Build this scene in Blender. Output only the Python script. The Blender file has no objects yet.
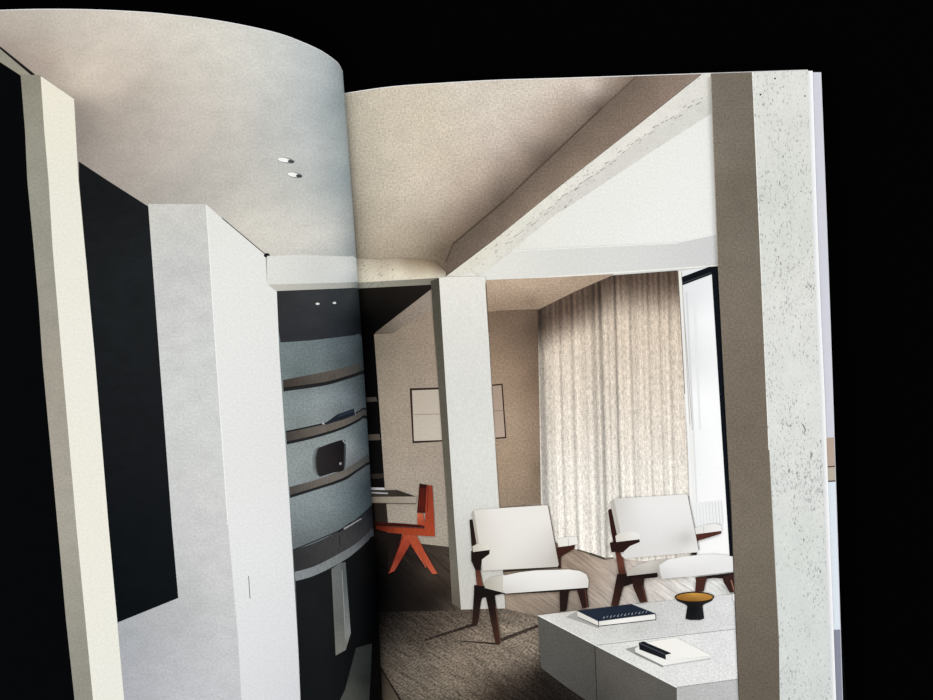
import bpy, bmesh, math, random
import numpy as np
from mathutils import Vector, Matrix
random.seed(7)
S = bpy.context.scene
COL = S.collection
R = math.radians

# ------------------------------------------------------------------ camera
TILT = R(30); DIST = 1.6; FPX = 3265.0
cam_d = bpy.data.cameras.new('camera'); cam = bpy.data.objects.new('camera', cam_d); COL.objects.link(cam)
cam_d.sensor_width = 36; cam_d.lens = FPX/933*36; cam_d.clip_start = 0.05; cam_d.clip_end = 50
TGT = Vector((0, 0, 0.025))
CAM = TGT + Vector((0, -math.sin(TILT), math.cos(TILT)))*DIST
cam.location = CAM; cam.rotation_euler = (TILT, 0, 0)
S.camera = cam
CR = Matrix.Rotation(TILT, 3, 'X')

def on_height(px, py, h):
    d = CR @ Vector(((px-466.5)/FPX, -(py-350)/FPX, -1))
    t = (h-CAM.z)/d.z
    return CAM + d*t

# ------------------------------------------------------------------ shape of the open magazine
_sil = [(70,342.6),(100,344.6),(144,348.5),(180,351),(231,355),(283,358.3),(324,361),(378,364.6),(425,367.4),(470,369.8),(500,371.8),(557,375),(586,377),(643,380),(700,382.3)]
_fit = np.polyfit([a for a, b in _sil], [b for a, b in _sil], 2)
_q = [float(v) for v in _fit]
def xs(py): return (_q[0]*py+_q[1])*py+_q[2]
import bisect as bs
def interp(x, X, Y):
    if x <= X[0]: return Y[0]
    if x >= X[-1]: return Y[-1]
    i = bs.bisect_right(X, x)-1
    return Y[i]+(Y[i+1]-Y[i])*(x-X[i])/(X[i+1]-X[i])
XL = -75.0
_tl = [(-80,14),(0,9.9),(51,8.8),(103,9.6),(154,12.3),(180,15),(206,18),(244,24.4),(283,33.6),(308.6,43.5),(322,50),(330,55.2),(336,60),(339.5,63.6),(342.9,71)]
_tr = [(300,101),(345,92.8),(391,86.3),(443,82.6),(494,79.8),(560,77.8),(640,75.2),(701,73.2),(808,69.6),(845,68.4)]
_tlx, _tly = [a for a, b in _tl], [b for a, b in _tl]
_trx, _try = [a for a, b in _tr], [b for a, b in _tr]
def ytl(px): return interp(px, _tlx, _tly)
def ytr(px): return interp(px, _trx, _try)
def xr(py): return 807.8 + (py-70)*0.0375 - 0.9*math.sin(min(1, max(0, (py-70)/330))*math.pi)
GUT = -16.0
def hL_exact(u):
    if u <= 0.3: return 0.062 - 0.012*((0.3-u)/0.3)**2
    q = min(1, (u-0.3)/0.7)
    return 0.008 + 0.054*math.sqrt(max(0, 1-q*q))
def hR_exact(d): return 0.022 - 0.013*math.exp(-d/55.0)
KL = [i*0.3/18 for i in range(18)] + [0.3+0.7*math.sin(R(90)*i/48) for i in range(49)]
KR = [GUT+4*i for i in range(0, 34)] + [GUT+4*33+8*i for i in range(1, 50)]
KLh = [hL_exact(u) for u in KL]; KRh = [hR_exact(d) for d in KR]
ROW = 5.0
def _smooth_table(X, Y, q):                       # monotone-ish cubic through the table
    i = max(0, min(len(X)-2, bs.bisect_right(X, q)-1))
    def sl(j):
        j0 = max(0, j-1); j1 = min(len(X)-1, j+1); return (Y[j1]-Y[j0])/(X[j1]-X[j0])
    h = X[i+1]-X[i]; t = min(1, max(0, (q-X[i])/h)); m0 = sl(i)*h; m1 = sl(i+1)*h
    return (2*t**3-3*t*t+1)*Y[i]+(t**3-2*t*t+t)*m0+(-2*t**3+3*t*t)*Y[i+1]+(t**3-t*t)*m1
TOPX = 342.9
KLt = [_smooth_table(_tlx, _tly, XL+(TOPX-XL)*u) for u in KL]       # top edge of each leaf, knot by knot
KRt = [_smooth_table(_trx, _try, TOPX+d) for d in KR]
def to_page(side, px, py):
    if side == 'L':
        u = (px-XL)/(xs(py)-XL); return (u, (py-interp(u, KL, KLt))/100)
    d = px-xs(py); return (d, py-interp(d, KR, KRt))
def from_page(side, a, b):
    if side == 'L':
        py = b*100+interp(a, KL, KLt); return XL+(xs(py)-XL)*a, py, interp(a, KL, KLh)
    py = b+interp(a, KR, KRt); return xs(py)+a, py, interp(a, KR, KRh)

# ------------------------------------------------------------------ colour and materials
def lin(c):
    out = []
    for v in c:
        v = max(0.0, v/255.0)
        out.append(v/12.92 if v <= 0.04045 else ((v+0.055)/1.055)**2.4)
    return out
WHITE_LEVEL = 1.08
def ink_of(c):
    return [min(1, v/WHITE_LEVEL) for v in lin(c)]
_rbf = {}
def cols_at(spec, pts):
    """print colours at picture points: a flat colour, a function, or a smooth surface through control colours"""
    if callable(spec): return [spec(x, y) for x, y in pts]
    if isinstance(spec, tuple): return [spec]*len(pts)
    if len(spec) == 1: return [spec[0][2]]*len(pts)
    P = np.array([(a, b) for a, b, c in spec], float); C = np.array([c for a, b, c in spec], float)
    n = len(P); D = np.sqrt(((P[:, None]-P[None])**2).sum(-1)+9.0)
    A = np.zeros((n+1, n+1)); A[:n, :n] = -D-np.eye(n)*-1.5; A[:n, n] = 1; A[n, :n] = 1
    W = np.linalg.lstsq(A, np.vstack([C, np.zeros((1, 3))]), rcond=None)[0]
    Q = np.array(pts, float)
    E = -np.sqrt(((Q[:, None]-P[None])**2).sum(-1)+9.0)
    V = E @ W[:n] + W[n]
    return np.clip(V, C.min(0), C.max(0)).tolist()

def new_mat(name):
    m = bpy.data.materials.new(name); m.use_nodes = True
    nt = m.node_tree; b = nt.nodes['Principled BSDF']
    return m, nt, b
def ink_mat(name, layers, pits=None, rough=0.40, spec=0.035):
    """printed ink: page colour attribute times procedural print grain; layers = (freq x, freq y, amount, detail)"""
    m, nt, b = new_mat(name)
    N = nt.nodes; Lk = nt.links
    at = N.new('ShaderNodeAttribute'); at.attribute_name = 'ink'
    uv = N.new('ShaderNodeUVMap'); uv.uv_map = 'page'
    cur = at.outputs['Color']
    def noise(fx, fy, det, rot=0, off=0):
        mp = N.new('ShaderNodeMapping'); Lk.new(uv.outputs[0], mp.inputs[0])
        mp.vector_type = 'TEXTURE'; mp.inputs['Scale'].default_value = (1/fx, 1/fy, 1); mp.inputs['Rotation'].default_value = (0, 0, rot)
        mp.inputs['Location'].default_value = (off*9, off*7, off)
        n = N.new('ShaderNodeTexNoise'); n.inputs['Scale'].default_value = 1; n.inputs['Detail'].default_value = det
        n.inputs['Roughness'].default_value = 0.6
        Lk.new(mp.outputs[0], n.inputs['Vector'])
        return n
    for k, lay in enumerate(layers):
        fx, fy, amt, det = lay[:4]; rot = lay[4] if len(lay) > 4 else 0
        n = noise(fx, fy, det, rot, 3.1*k)
        mr = N.new('ShaderNodeMapRange'); Lk.new(n.outputs['Fac'], mr.inputs['Value'])
        mr.inputs['From Min'].default_value = 0.25; mr.inputs['From Max'].default_value = 0.75
        mr.inputs['To Min'].default_value = 1-amt; mr.inputs['To Max'].default_value = 1+amt
        mr.clamp = False
        mx = N.new('ShaderNodeVectorMath'); mx.operation = 'SCALE'
        Lk.new(cur, mx.inputs[0]); Lk.new(mr.outputs[0], mx.inputs['Scale']); cur = mx.outputs[0]
    for p in (pits or []):
        fx, fy, thr, dark = p[:4]; rot = p[4] if len(p) > 4 else 0
        n = noise(fx, fy, 3, rot, 11.3)
        mask = noise(0.035, 0.012, 2, 0, 5.5)
        ad = N.new('ShaderNodeMath'); ad.operation = 'MULTIPLY_ADD'
        Lk.new(mask.outputs['Fac'], ad.inputs[0]); ad.inputs[1].default_value = 0.25; Lk.new(n.outputs['Fac'], ad.inputs[2])
        mr = N.new('ShaderNodeMapRange'); Lk.new(ad.outputs[0], mr.inputs['Value'])
        mr.inputs['From Min'].default_value = thr+0.125; mr.inputs['From Max'].default_value = thr+0.165
        mr.inputs['To Min'].default_value = 1; mr.inputs['To Max'].default_value = dark
        mx = N.new('ShaderNodeVectorMath'); mx.operation = 'SCALE'
        Lk.new(cur, mx.inputs[0]); Lk.new(mr.outputs[0], mx.inputs['Scale']); cur = mx.outputs[0]
    Lk.new(cur, b.inputs['Base Color'])
    b.inputs['Roughness'].default_value = rough
    b.inputs['Specular IOR Level'].default_value = spec
    return m
M = {
 'plain': ink_mat('ink_plain', [(0.45,0.45,0.06,1)]),
 'flat': ink_mat('ink_flat', [(0.5,0.5,0.02,1)]),
 'concrete': ink_mat('ink_concrete', [(0.45,0.45,0.13,2),(0.045,0.06,0.07,3)]),
 'dusk': ink_mat('ink_dusk_wall', [(0.5,0.5,0.26,2),(0.05,0.05,0.07,3)]),
 'pitted': ink_mat('ink_pitted_concrete', [(0.5,0.35,0.06,2),(0.06,0.03,0.05,3)], pits=[(0.75,0.26,0.60,0.6),(0.34,0.13,0.66,0.45)]),
 'plaster': ink_mat('ink_fine_plaster', [(0.5,0.3,0.08,2),(0.14,0.06,0.03,3)]),
 'beampit': ink_mat('ink_rough_plaster', [(0.5,0.5,0.09,2),(0.08,0.08,0.06,3)], pits=[(0.22,0.6,0.64,0.55,0.6)]),
 'weave': ink_mat('ink_linen', [(0.95,0.2,0.32,2),(0.35,0.95,0.18,2),(0.25,0.03,0.06,2)]),
 'rug': ink_mat('ink_rug', [(0.35,0.75,0.95,3,0.5),(0.06,0.5,0.45,2,-0.6),(0.02,0.06,0.22,2,-0.35)]),
 'wood': ink_mat('ink_floorboards', [(0.04,0.5,0.30,3,-0.62),(0.5,0.5,0.10,2),(0.012,0.12,0.18,2,-0.62)]),
 'timber': ink_mat('ink_timber', [(0.5,0.15,0.18,2),(0.7,0.7,0.06,1)]),
 'speckle': ink_mat('ink_speckled_stone', [(0.45,0.55,0.2,3),(0.06,0.06,0.06,2)]),
 'charcoal': ink_mat('ink_charcoal', [(0.5,0.5,0.12,2),(0.05,0.08,0.15,3)]),
}
def simple_mat(name, c, rough=0.6, spec=0.3, noise=0.03, scale=400):
    m, nt, b = new_mat(name)
    n = nt.nodes.new('ShaderNodeTexNoise'); n.inputs['Scale'].default_value = scale
    tc = nt.nodes.new('ShaderNodeTexCoord'); nt.links.new(tc.outputs['Object'], n.inputs['Vector'])
    rp = nt.nodes.new('ShaderNodeValToRGB'); l = lin(c)
    rp.color_ramp.elements[0].color = (*[v*(1-noise) for v in l], 1); rp.color_ramp.elements[1].color = (*[min(1, v*(1+noise)) for v in l], 1)
    nt.links.new(n.outputs['Fac'], rp.inputs[0]); nt.links.new(rp.outputs[0], b.inputs['Base Color'])
    b.inputs['Roughness'].default_value = rough; b.inputs['Specular IOR Level'].default_value = spec
    return m
PAPER = simple_mat('paper', (238,238,240), 0.55)
PAPER_EDGE = simple_mat('paper_edge', (254,254,255), 0.6)
BLACK = simple_mat('black_cloth', (3,3,3), 0.95, 0.0)
COVER = simple_mat('black_cover', (8,8,8), 0.8, 0.05)

# ------------------------------------------------------------------ root
mag = bpy.data.objects.new('magazine', None); COL.objects.link(mag)
mag['label'] = 'open magazine with bulging left page, spread printed with a photo of a concrete living room'
mag['category'] = 'magazine'
EPS = {'L': 0.000007, 'R': 0.000007}
LAY = {'L': 3, 'R': 3}

def densify(poly, step=4.0):
    out = []
    for i, p in enumerate(poly):
        q = poly[(i+1) % len(poly)]
        n = max(1, int(math.hypot(q[0]-p[0], q[1]-p[1])/step))
        for k in range(n): out.append((p[0]+(q[0]-p[0])*k/n, p[1]+(q[1]-p[1])*k/n))
    return out
from mathutils.geometry import tessellate_polygon
def build_piece(side, poly, spec, level, res, verts, faces, cols, uvs):
    pts = [to_page(side, x, y) for x, y in densify(poly)]
    tris = tessellate_polygon([[Vector((a, b, 0)) for a, b in pts]])
    BIG = 1e9
    if side == 'L': lo0, hi0, lo1, hi1 = 0.0, 1.0, 0.006, 7.3
    else: lo0, hi0, lo1, hi1 = GUT, BIG, 0.6, 722.0
    xsk = [a for a, b in pts]; ysk = [b for a, b in pts]
    a0, a1, b0, b1 = max(lo0, min(xsk)), min(hi0, max(xsk)), max(lo1, min(ysk)), min(hi1, max(ysk))
    if a1 <= a0 or b1 <= b0: return
    ks = set(k for k in (KL if side == 'L' else KR) if a0 < k < a1)
    rw = 0.05 if side == 'L' else 5.0
    rows = set(rw*i for i in range(int(b0/rw)-1, int(b1/rw)+2) if b0 < rw*i < b1)
    if res:
        sa = res/430.0 if side == 'L' else res; sb = (res/100.0 if side == 'L' else res)*(2 if res < 2 else 1)
        ks |= set(sa*i for i in range(int(a0/sa)-1, int(a1/sa)+2) if a0 < sa*i < a1)
        rows |= set(sb*i for i in range(int(b0/sb)-1, int(b1/sb)+2) if b0 < sb*i < b1)
    ks = [a0]+sorted(ks)+[a1]; rows = [b0]+sorted(rows)+[b1]
    def clip(poly, ax, val, keep):                  # convex polygon against one axis-aligned line
        out = []; n = len(poly)
        for i in range(n):
            p = poly[i]; q = poly[(i+1) % n]
            dp = (p[ax]-val)*keep; dq = (q[ax]-val)*keep
            if dp >= 0: out.append(p)
            if (dp > 0 and dq < 0) or (dp < 0 and dq > 0):
                t = dp/(dp-dq)
                out.append((val, p[1]+(q[1]-p[1])*t) if ax == 0 else (p[0]+(q[0]-p[0])*t, val))
        return out
    import bisect as bs
    index = {}; keys = []; newf = []
    def vid(p):
        k = (round(p[0]*1e6 if side == 'L' else p[0]*1e4), round(p[1]*1e5 if side == 'L' else p[1]*1e4))
        if k not in index: index[k] = len(keys); keys.append(p)
        return index[k]
    for t in tris:
        tri = [pts[i] for i in t]
        mn = min(p[0] for p in tri); mx = max(p[0] for p in tri)
        i0 = max(0, bs.bisect_right(ks, mn)-1); i1 = min(len(ks)-1, bs.bisect_left(ks, mx))
        for i in range(i0, max(i1, i0+1)):
            if i+1 >= len(ks): break
            pc = clip(clip(tri, 0, ks[i], 1), 0, ks[i+1], -1)
            if len(pc) < 3: continue
            m0 = min(p[1] for p in pc); m1 = max(p[1] for p in pc)
            j0 = max(0, bs.bisect_right(rows, m0)-1); j1 = min(len(rows)-1, bs.bisect_left(rows, m1))
            for j in range(j0, max(j1, j0+1)):
                if j+1 >= len(rows): break
                pp = clip(clip(pc, 1, rows[j], 1), 1, rows[j+1], -1)
                if len(pp) < 3: continue
                ids = []
                for p in pp:
                    v = vid(p)
                    if not ids or (ids[-1] != v and ids[0] != v): ids.append(v)
                if len(set(ids)) == len(ids) >= 3: newf.append(ids)
    base = len(verts); pxy = []
    for p in keys:
        px, py, h = from_page(side, p[0], p[1])
        verts.append(on_height(px, py, h+level*EPS[side]))
        pxy.append((px, py)); uvs.append((px, -py))
    if pxy: cols += [ink_of(c) for c in cols_at(spec, pxy)]
    for ids in newf: faces.append([base+i for i in ids])

def draw(name, side, pieces, parent=None, mat='plain', res=None, label=None, extra=None, kind=None):
    """one printed element: pieces = [(polygon in page picture coordinates, colour spec), ...]"""
    verts, faces, cols, uvs = [], [], [], []
    for pc in pieces:
        LAY[side] += 1
        build_piece(side, pc[0], pc[1], LAY[side], res, verts, faces, cols, uvs)
    me = bpy.data.meshes.new(name)
    me.from_pydata([tuple(v) for v in verts], [], faces); me.update()
    bm = bmesh.new(); bm.from_mesh(me)
    for f in bm.faces:
        f.normal_update()
        if f.normal.dot(CAM - f.calc_center_median()) < 0: f.normal_flip()
    bm.to_mesh(me); bm.free()
    ca = me.color_attributes.new('ink', 'FLOAT_COLOR', 'POINT')
    for i, c in enumerate(cols): ca.data[i].color = (*c, 1)
    ul = me.uv_layers.new(name='page')
    for lp in me.loops: ul.data[lp.index].uv = uvs[lp.vertex_index]
    me.materials.append(M[mat])
    o = bpy.data.objects.new(name, me); COL.objects.link(o); o.parent = parent or mag
    if label: o['label'] = label
    if kind: o['kind'] = kind
    return o
def line(a, b, w, w2=None):
    w2 = w if w2 is None else w2
    dx, dy = b[0]-a[0], b[1]-a[1]; L = math.hypot(dx, dy) or 1
    nx, ny = -dy/L, dx/L
    return [(a[0]+nx*w/2, a[1]+ny*w/2), (b[0]+nx*w2/2, b[1]+ny*w2/2), (b[0]-nx*w2/2, b[1]-ny*w2/2), (a[0]-nx*w/2, a[1]-ny*w/2)]
def ell(cx, cy, rx, ry, rot=0, n=28):
    c, s = math.cos(R(rot)), math.sin(R(rot))
    return [(cx+rx*math.cos(t)*c-ry*math.sin(t)*s, cy+rx*math.cos(t)*s+ry*math.sin(t)*c) for t in [2*math.pi*i/n for i in range(n)]]
def band(top, bot): return top+bot[::-1]
def smooth(pts, n=6):
    out = []
    for i in range(len(pts)-1):
        p0 = pts[max(0, i-1)]; p1 = pts[i]; p2 = pts[i+1]; p3 = pts[min(len(pts)-1, i+2)]
        for k in range(n):
            t = k/n
            out.append(tuple(0.5*((2*p1[j])+(-p0[j]+p2[j])*t+(2*p0[j]-5*p1[j]+4*p2[j]-p3[j])*t*t+(-p0[j]+3*p1[j]-3*p2[j]+p3[j])*t**3) for j in (0, 1)))
    out.append(pts[-1]); return out

def link_mesh(name, verts, faces, mat, parent=mag, sm=False):
    me = bpy.data.meshes.new(name); me.from_pydata([tuple(v) for v in verts], [], faces); me.update()
    bm = bmesh.new(); bm.from_mesh(me); bmesh.ops.recalc_face_normals(bm, faces=bm.faces[:]); bm.to_mesh(me); bm.free()
    if sm:
        for p in me.polygons: p.use_smooth = True
    me.materials.append(mat)
    o = bpy.data.objects.new(name, me); COL.objects.link(o); o.parent = parent
    return o

# ------------------------------------------------------------------ paper
BOT = 800.0
def sheet(name, side, knots, mat, wtop, right=None, label=None, dh=0.0, tail=None):
    """paper leaf with a little thickness"""
    nb = 36; verts = []; faces = []
    cols = []
    for a in knots:
        col = []
        for j in range(nb+1):
            if side == 'L':
                b = wtop + (7.306-wtop)*j/nb
            else:
                b = wtop + (722.6-wtop)*j/nb
            px, py, h = from_page(side, a, b)
            col.append(on_height(px, py, h+dh))
        cols.append(col)
    if right:                                   # straight fore edge of the right leaf
        col = []
        for j in range(nb+1):
            b = wtop + (722.6-wtop)*j/nb
            py = b+ytr(815); px = right(py); h = hR_exact(400)
            col.append(on_height(px, py+(ytr(px)-ytr(815)), h+dh))
        cols.append(col)
    if tail:                                    # hidden roll of the left leaf down to the spine
        for q in (0.25, 0.5, 0.75, 1.0):
            col = []
            for j in range(nb+1):
                a = cols[len(knots)-1][j]; e = on_height(*from_page('R', GUT, (wtop*100 if side == 'L' else wtop)+(BOT-90)*j/nb)[:2], 0.006)
                p = a.lerp(e, q); p.z = a.z+(0.0055-a.z)*q; col.append(p)
            cols.append(col)
    n = len(cols)
    for c in cols: verts += c
    T = 0.00018
    top = len(verts)
    for c in cols: verts += [Vector((p.x, p.y, p.z-T)) for p in c]
    for i in range(n-1):
        for j in range(nb):
            a = i*(nb+1)+j
            faces.append((a, a+1, a+nb+2, a+nb+1)); faces.append((top+a, top+a+nb+1, top+a+nb+2, top+a+1))
    for i in range(n-1):
        a = i*(nb+1); faces.append((a, a+nb+1, top+a+nb+1, top+a)); a += nb; faces.append((a, top+a, top+a+nb+1, a+nb+1))
    for j in range(nb):
        a = j; faces.append((a, top+a, top+a+1, a+1)); a = (n-1)*(nb+1)+j; faces.append((a, a+1, top+a+1, top+a))
    o = link_mesh(name, verts, faces, mat)
    if label: o['label'] = label
    return o
KRp = [k for k in KR if k < 432]
sheet('page', 'L', KL, PAPER, 0.0, label='left page of the magazine, bulging and rolling into the gutter', tail=True)
sheet('page', 'R', KRp, PAPER, 0.0, right=xr, label='right page of the magazine with its straight fore edge')

# stack of leaves under the right page: bright fore edge strip, then the next leaf peeping out
def xo(py): return 821.2+(py-72)*0.0345-0.9*math.sin((py-72)/628*math.pi)*-0.9
nb = 40
def vstrip(name, fa, fb, ha, hb, mat, y0, y1):
    v = []; f = []
    for j in range(nb+1):
        py = y0+(y1-y0)*j/nb
        v.append(on_height(fa(py), py, ha)); v.append(on_height(fb(py), py, hb))
    k = len(v); v += [Vector((p.x, p.y, p.z-0.0003)) for p in v[:k]]
    for j in range(nb):
        a = 2*j; f.append((a, a+1, a+3, a+2)); f.append((k+a, k+a+2, k+a+3, k+a+1)); f.append((a, a+2, k+a+2, k+a)); f.append((a+1, k+a+1, k+a+3, a+3))
    f.append((0, k, k+1, 1)); f.append((2*nb, 2*nb+1, k+2*nb+1, k+2*nb))
    return link_mesh(name, v, f, mat)
HR = hR_exact(430)
o = vstrip('page_edges', lambda y: xr(y)-1.5, lambda y: xr(y)+4.8, HR-0.0004, HR-0.0014, PAPER_EDGE, 70.8, 791)
o['label'] = 'bright white edges of the leaves beneath the right page'
def ext_leaf(name, pieces, label=None):
    for (y0, y1, c) in pieces: pass
nl = vstrip('page', lambda y: xr(y)-12, xo, HR-0.0018, HR-0.0020, simple_mat('underleaf_paper', (202,203,212), 0.5), 72.3, 790)
nl['label'] = 'pale grey strip of the next leaf showing past the right page'
def on_leaf(name, y0, y1, c, lab=None, m=0.6):
    v = []; n = 6
    for j in range(n+1):
        py = y0+(y1-y0)*j/n
        v += [on_height(xr(py)+3, py, HR-0.00178), on_height(xo(py)-m, py-0.6, HR-0.00192)]
    o = link_mesh(name, v, [(2*j, 2*j+1, 2*j+3, 2*j+2) for j in range(n)], simple_mat('ink_'+name, c, 0.5, noise=0.1, scale=900), nl)
    if lab: o['label'] = lab
    return o
on_leaf('printed_patch', 438, 466.3, (176,155,140), 'beige printed patch on the edge of the next leaf')
on_leaf('printed_patch', 466.3, 467.6, (70,60,55), 'thin dark printed line on the next leaf')
on_leaf('printed_patch', 467.6, 480.8, (178,168,152), 'smaller tan printed patch on the next leaf')
on_leaf('printed_patch', 480.8, 482.2, (60,55,55), 'dark printed line below the tan patch on the next leaf')
on_leaf('printed_patch', 482.2, 630, (214,222,230), 'pale blue printed part of the next leaf')
on_leaf('printed_patch', 630, 789, (128,132,148), 'slate grey printed lower part of the next leaf')

# page blocks and cover, beneath the visible leaves
def block(side, ks, inset, z0, name, lab):
    nbb = 14; v = []; f = []
    for a in ks:
        for j in range(nbb+1):
            if side == 'L': b = 0.06+(7.15-0.06)*j/nbb
            else: b = 4+(BOT-90-4)*j/nbb
            px, py, h = from_page(side, a, b); p = on_height(px, py, h)
            v.append(Vector((p.x, p.y, max(p.z-inset, z0+0.0006)))); v.append(Vector((p.x, p.y, z0)))
    n = len(ks); st = 2*(nbb+1)
    for i in range(n-1):
        for j in range(nbb):
            a = i*st+2*j
            f.append((a, a+2, a+st+2, a+st)); f.append((a+1, a+st+1, a+st+3, a+3))
        for a in (i*st, i*st+2*nbb): f.append((a, a+1, a+st+1, a+st))
    for j in range(nbb):
        for a in (2*j, (n-1)*st+2*j): f.append((a, a+1, a+3, a+2))
    o = link_mesh(name, v, f, PAPER_EDGE); o['label'] = lab
block('L', [k for k in KL if 0.012 < k < 0.93], 0.0012, 0.0016, 'page_block', 'stack of leaves beneath the left page')
block('R', [k for k in KR if -8 < k < 440], 0.0028, 0.0016, 'page_block', 'stack of leaves beneath the right page')
def cover():
    a = on_height(*from_page('L', 0.02, 7.0)); a = Vector((max(a.x, on_height(*from_page('L', 0.02, 0.1)).x), a.y, 0)); b = on_height(832, 760, 0.001)
    x0 = a.x+0.004; x1 = on_height(815, 80, 0.001).x-0.004; y1 = on_height(600, 80, 0.001).y-0.008; y0 = b.y+0.002
    bm = bmesh.new(); bmesh.ops.create_cube(bm, size=1)
    for v in bm.verts: v.co = Vector((x0 if v.co.x < 0 else x1, y0 if v.co.y < 0 else y1, 0.0002 if v.co.z < 0 else 0.0014))
    bmesh.ops.bevel(bm, geom=bm.edges[:], offset=0.0003, segments=2, affect='EDGES')
    me = bpy.data.meshes.new('cover'); bm.to_mesh(me); bm.free(); me.materials.append(COVER)
    o = bpy.data.objects.new('cover', me); COL.objects.link(o); o.parent = mag; o['label'] = 'plain black cover lying under the leaves'
cover()

# floor the magazine lies on
fl = link_mesh('floor', [(-3,-3,0),(3,-3,0),(3,3,0),(-3,3,0)], [(0,1,2,3)], BLACK, None)
fl['kind'] = 'structure'; fl['label'] = 'plain black surface the magazine lies on'

# =================================================================== PRINT, LEFT PAGE (page sheen near the gutter painted into the ink)
B = 880
cl = [(-60,30,(150,140,130)),(0,25,(186,176,164)),(0,44,(165,153,143)),(60,25,(196,188,176)),(130,25,(212,204,192)),(200,35,(216,211,200)),(260,60,(214,213,206)),(300,60,(200,204,202)),
      (325,80,(190,196,197)),(336,85,(176,185,187)),(343,100,(158,170,174)),(45,60,(176,162,150)),(75,85,(200,188,174)),(60,72,(188,176,163)),(100,92,(204,192,178)),(80,108,(150,140,131)),(95,112,(162,152,142)),(84,135,(146,138,130)),(130,108,(176,167,157)),(160,100,(192,184,173)),(95,150,(160,151,142)),(130,120,(182,172,162)),(130,90,(192,181,169)),(180,110,(200,192,182)),(170,160,(190,183,175)),(230,120,(203,198,189)),
      (230,180,(192,188,180)),(180,195,(176,171,163)),(270,130,(196,196,191)),(290,190,(196,196,190)),(310,150,(196,199,197)),(330,150,(184,190,190)),(348,180,(160,172,176)),(340,160,(176,184,186)),(300,235,(216,213,204)),(330,235,(214,213,207)),(345,235,(196,200,198)),(355,245,(160,170,173)),(250,225,(214,210,200))]  # bluish tones towards the gutter: sheen of the curved page painted in
pg = draw('printed_ceiling', 'L', [([(XL,0),(400,0),(400,300),(100,300),(60,180),(XL,150)], cl)], mat='concrete', res=8, label='grey plaster ceiling printed on the left page')
draw('printed_downlight', 'L', [(ell(286,160.4,9,2.9,10), (150,152,150)),(ell(283.8,159.9,6.2,2.1,10), (250,250,248)),(ell(291,161.5,3.2,1.6,10), (70,74,76))], label='upper white downlight in the printed ceiling')
draw('printed_downlight', 'L', [(ell(294.8,175,8,2.9,10), (150,152,150)),(ell(293,174.6,5.6,2.1,10), (250,250,248)),(ell(299,176,3,1.6,10), (60,64,66))], label='lower white downlight in the printed ceiling')
draw('printed_dark_panel', 'L', [([(XL,10),(-20,40),(0,60.5),(20.6,74.6),(25,130),(27.3,180),(33.4,244),(38.6,303),(42.4,360),(58,530),(66,620),(74.6,700),(84,B),(XL,B)], (1,2,3))], mat='charcoal', label='black panel at the far left of the left page')
draw('printed_beam', 'L', [([(XL,-8),(0,47),(34,75),(41,76),(21.5,76),(0,62),(XL,14)], [(0,55,(150,146,132)),(30,75,(150,146,130))]),(line((-40,20),(0,47.5),2),(40,40,38)),(line((0,47.5),(34,75.5),2,3),(25,24,24))], mat='concrete', label='narrow grey beam at the top left corner of the print')
c = draw('printed_column', 'L', [([(20.6,74.6),(41,75.3),(44.2,130),(48.5,180),(52.7,249),(61.7,357),(76.4,527),(93,700),(101.5,B),(84,B),(74.6,700),(66,620),(58,530),(42.4,360),(38.6,303),(33.4,244),(27.3,180),(25,130)],
      [(30,80,(140,136,122)),(36,130,(150,148,134)),(45,250,(150,148,136)),(55,370,(158,152,140)),(68,520,(162,158,146)),(85,690,(140,138,128))])], mat='concrete', label='pale square column left on the left page')
draw('column_face', 'L', [([(40.6,76),(74,99),(78.5,180),(94.7,355),(108.5,525),(124.2,700),(132.5,B),(101.5,B),(93,700),(76.4,527),(61.7,357),(52.7,249),(48.5,180),(44.2,130)],
      [(50,90,(236,231,214)),(62,180,(232,230,216)),(78,350,(233,231,220)),(92,520,(231,229,217)),(108,690,(228,227,218))])], parent=c, mat='plain', res=12, label='sunlit cream face of the column')
draw('printed_dark_panel', 'L', [([(78.8,161.5),(106.8,180),(148.3,206.5),(159.2,355),(172,527),(178.3,598),(117.5,622.6),(108.5,525),(94.7,355),(79,180)],
      [(90,200,(20,22,24)),(140,260,(28,31,33)),(120,330,(26,29,31)),(140,450,(20,22,25)),(150,570,(12,16,19)),(120,600,(8,12,15))])], mat='charcoal', label='black panel between the left column and the grey wall')
w = draw('printed_wall', 'L', [([(148.3,204),(206,204),(216.3,357),(228,525),(238,638),(241.5,700),(247,B),(132.5,B),(124.2,700),(117.5,622.6),(178.3,598),(172,527),(159.2,355),(148.3,206.5)],
      [(155,215,(205,204,198)),(190,215,(206,205,200)),(175,260,(198,199,197)),(190,330,(206,207,205)),(185,400,(206,208,206)),(200,500,(204,205,204)),(205,590,(196,197,197)),(190,610,(182,183,184)),(150,650,(172,174,178)),(130,640,(165,168,172)),(220,650,(196,197,199)),(180,690,(186,188,192)),(128,700,(168,170,176))])], mat='concrete', res=10, label='light grey plaster wall in the print beside the black panel')
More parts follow.
